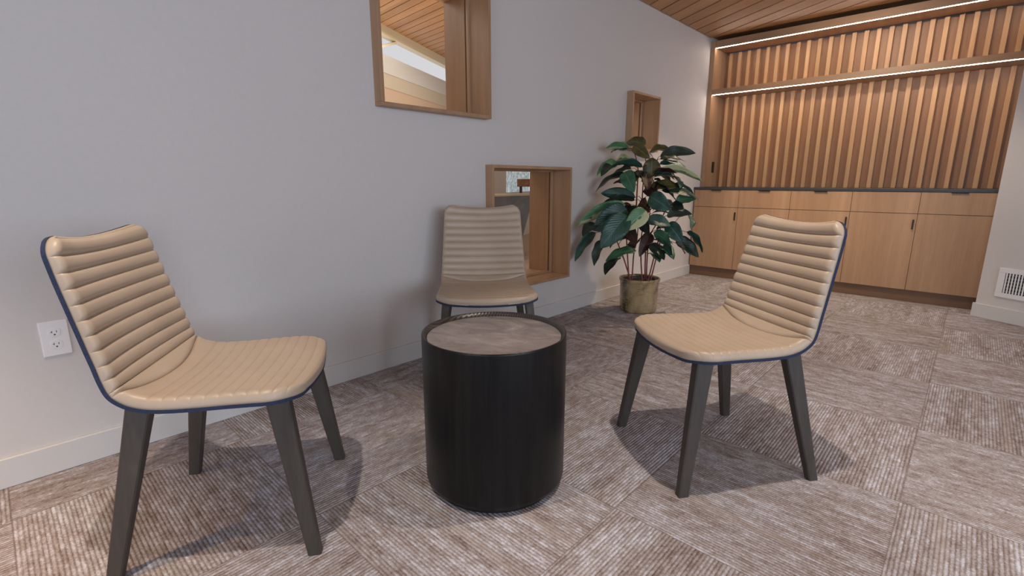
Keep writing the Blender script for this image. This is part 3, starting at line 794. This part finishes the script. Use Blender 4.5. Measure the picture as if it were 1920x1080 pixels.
for q in range(26):
    a = rl.uniform(0, 2*math.pi); r = rl.uniform(0.03, 0.16); z = rl.uniform(0.50, 1.12)
    n_ = min(nodes, key=lambda p_: (p_-Vector((r*math.cos(a), r*math.sin(a)*1.3-0.02, z-0.04))).length)
    B = n_+Vector((0.04*math.cos(a), 0.04*math.sin(a), 0.03)); L0 = rl.uniform(0.14, 0.18)
    T = B+Vector((L0*math.cos(a), L0*math.sin(a), rl.uniform(-0.09, 0.03)))
    W = Vector((-math.sin(a), math.cos(a), rl.uniform(-0.5, 0.5))).normalized()*rl.uniform(0.042, 0.052)
    if T.x+PX < XW+0.04: continue
    FOL.append((B, T, W, rl.choice('ddmmtdo')))
    tube(bm, smoothpts([n_, (n_+B)/2+Vector((0, 0, 0.008)), B+(T-B)*0.02], 4), 0.0026, 0.0018, 6)
obj('stems', bm, M['stem'], t, smooth=True)
bm = bmesh.new(); uvl = bm.loops.layers.uv.new('UVMap')
order = ['o', 'd', 'g', 'p', 't', 'm']
nu, nv = 16, 8
for B, T, W, kd in FOL:
    ax = T-B; ln = ax.length; n = ax.cross(W).normalized()
    if n.z < 0: n = -n
    droop = random.uniform(0.10, 0.20)*ln; fold = random.uniform(0.15, 0.35); curl = random.uniform(-0.15, 0.15)
    ph = random.uniform(0, 6); grid = []
    for i in range(nu+1):
        a = i/nu; wd = (math.sin(math.pi*min(a**0.78, 1))**0.62)*(1-0.08*a) if 0 < a < 1 else 0.0
        if a > 0.90: wd *= 1-((a-0.90)/0.10)**1.2*0.35
        c0 = B+ax*a+n*(droop*(4*a*(1-a))*0.55)+Vector((0, 0, -0.15*ln*a*a))+Vector((0, 0, 0.15*ln*a*0.4)); row = []
        for j in range(nv+1):
            b = j/nv*2-1
            p = c0+W*(wd*b)+n*(fold*W.length*wd*abs(b))+n*(0.006*math.sin(a*13+ph+b*1.5)*wd*abs(b))+ax.normalized()*(curl*W.length*wd*b*b*0.3)
            if p.x+PX < XW+0.012: p.x = XW+0.012-PX
            row.append(bm.verts.new(p))
        grid.append(row)
    for i in range(nu):
        for j in range(nv):
            f = bm.faces.new((grid[i][j], grid[i+1][j], grid[i+1][j+1], grid[i][j+1])); f.material_index = order.index(kd); f.smooth = True
            for lp, (ii, jj) in zip(f.loops, ((i, j), (i+1, j), (i+1, j+1), (i, j+1))): lp[uvl].uv = (ii/nu, jj/nv)
fo = obj('foliage', bm, [M['lf_'+k] for k in order], t, smooth=True)
sm = fo.modifiers.new('thickness', 'SOLIDIFY'); sm.thickness = 0.0008; sm.offset = 0

# ------------------------------------------------------------------ adjoining room seen through the openings
struct(boxo('floor', (-8.5, XW-0.27, -1.0, 10.0, -0.06, 0.0), M['tan']))
a2 = R(-5.0); n2 = Vector((-math.sin(a2), math.cos(a2), 0))
AD = Vector((-0.424, 0.906, 0)).normalized(); AP = Vector((-4.286, 2.803, 0)); AN = Vector((AD.y, -AD.x, 0))   # AN points to the viewer's side
planks('ceiling', a2, 0.0965, 0.010, Vector((-4.443, 3.175, 0)).dot(n2), (-8.0, XW-0.28, -1.0, 10.0), 2.435, 2.45, M['ceil_wood2'], M['void'],
       [(AP, -AN), (Vector((XW-0.28, 0, 0)), Vector((1, 0, 0))), (Vector((0, -1, 0)), Vector((0, -1, 0))), (Vector((0, 10, 0)), Vector((0, 1, 0)))])
MA = Matrix(((AD.x, AN.x, 0, AP.x), (AD.y, AN.y, 0, AP.y), (0, 0, 1, 0), (0, 0, 0, 1)))
bm = bmesh.new()
for a, b, c, d in ((-4.0, 3.61, 0.0, 1.885), (3.61, 5.4, 0.0, 0.816), (3.61, 5.4, 1.22, 1.885), (5.4, 8.0, 0.0, 1.885)):
    box(bm, a, b, -0.10, 0.0, c, d, M4=MA)
struct(obj('wall_far', bm, M['tan']))
struct(boxo('trim_1', (-4.0, 8.0, -0.10, 0.004, 1.885, 2.014), M['beige'], M4=MA))
struct(boxo('trim_2', (-4.0, 8.0, -0.10, 0.008, 2.014, 2.176), M['cream2'] if 'cream2' in M else M['beige'], M4=MA))
struct(boxo('trim_3', (-4.0, 8.0, -0.10, 0.008, 2.352, 2.45), M['cream'], M4=MA))
bm = bmesh.new()
tilt = MA @ Matrix.Translation((0.265, 0, 2.352)) @ Matrix.Rotation(-R(20), 4, 'Y')
box(bm, -0.9, 0.0, -0.055, -0.01, -0.022, 0.0, M4=tilt)
for s in (2.2, 4.4): box(bm, s, s+0.03, -0.06, 0.006, 2.176, 2.352, M4=MA)
struct(obj('trim_4', bm, M['cream']))
struct(boxo('window_4', (-4.0, 8.0, -0.09, -0.07, 2.170, 2.358), M['sky'], M4=MA))
struct(boxo('window_5', (3.55, 5.45, -0.16, -0.13, 0.78, 1.26), M['garden'], M4=MA))
# counter and chair over there
k = thing('service_counter', 'dark brown counter with pale wood top seen through the low square opening', 'counter', (-4.25, 4.3, 0), 0)
bm = bmesh.new(); vs = box(bm, -0.12, 0.12, -0.35, 0.52, 0.0, 0.832)
for q in vs:
    if q.co.y > 0 and q.co.z < 0.1: q.co.y -= 0.34
obj('body', bm, M['dark_brown'], k)
boxo('counter_top', (-0.16, 0.16, -0.38, 0.60, 0.832, 0.856), M['beige'], k, bev=0.003)
q = thing('dining_chair', 'brown wooden chair beyond the counter, seen through the low square opening', 'chair', (-5.40, 6.14, 0), R(43))
bm = bmesh.new(); box(bm, -0.17, 0.17, -0.20, -0.175, 0.925, 1.045); obj('backrest', bm, M['brown_chair'], q, bev=0.008)
boxo('seat', (-0.20, 0.20, -0.20, 0.20, 0.60, 0.63), M['brown_chair'], q, bev=0.008)
for sx in (-1, 1):
    boxo('back_post', (sx*0.11-0.022, sx*0.11+0.022, -0.20, -0.178, 0.63, 0.93), M['black'], q)
    for y in (-0.18, 0.18): boxo('leg', (sx*0.17-0.013, sx*0.17+0.013, y-0.013, y+0.013, 0.0, 0.60), M['black'], q)
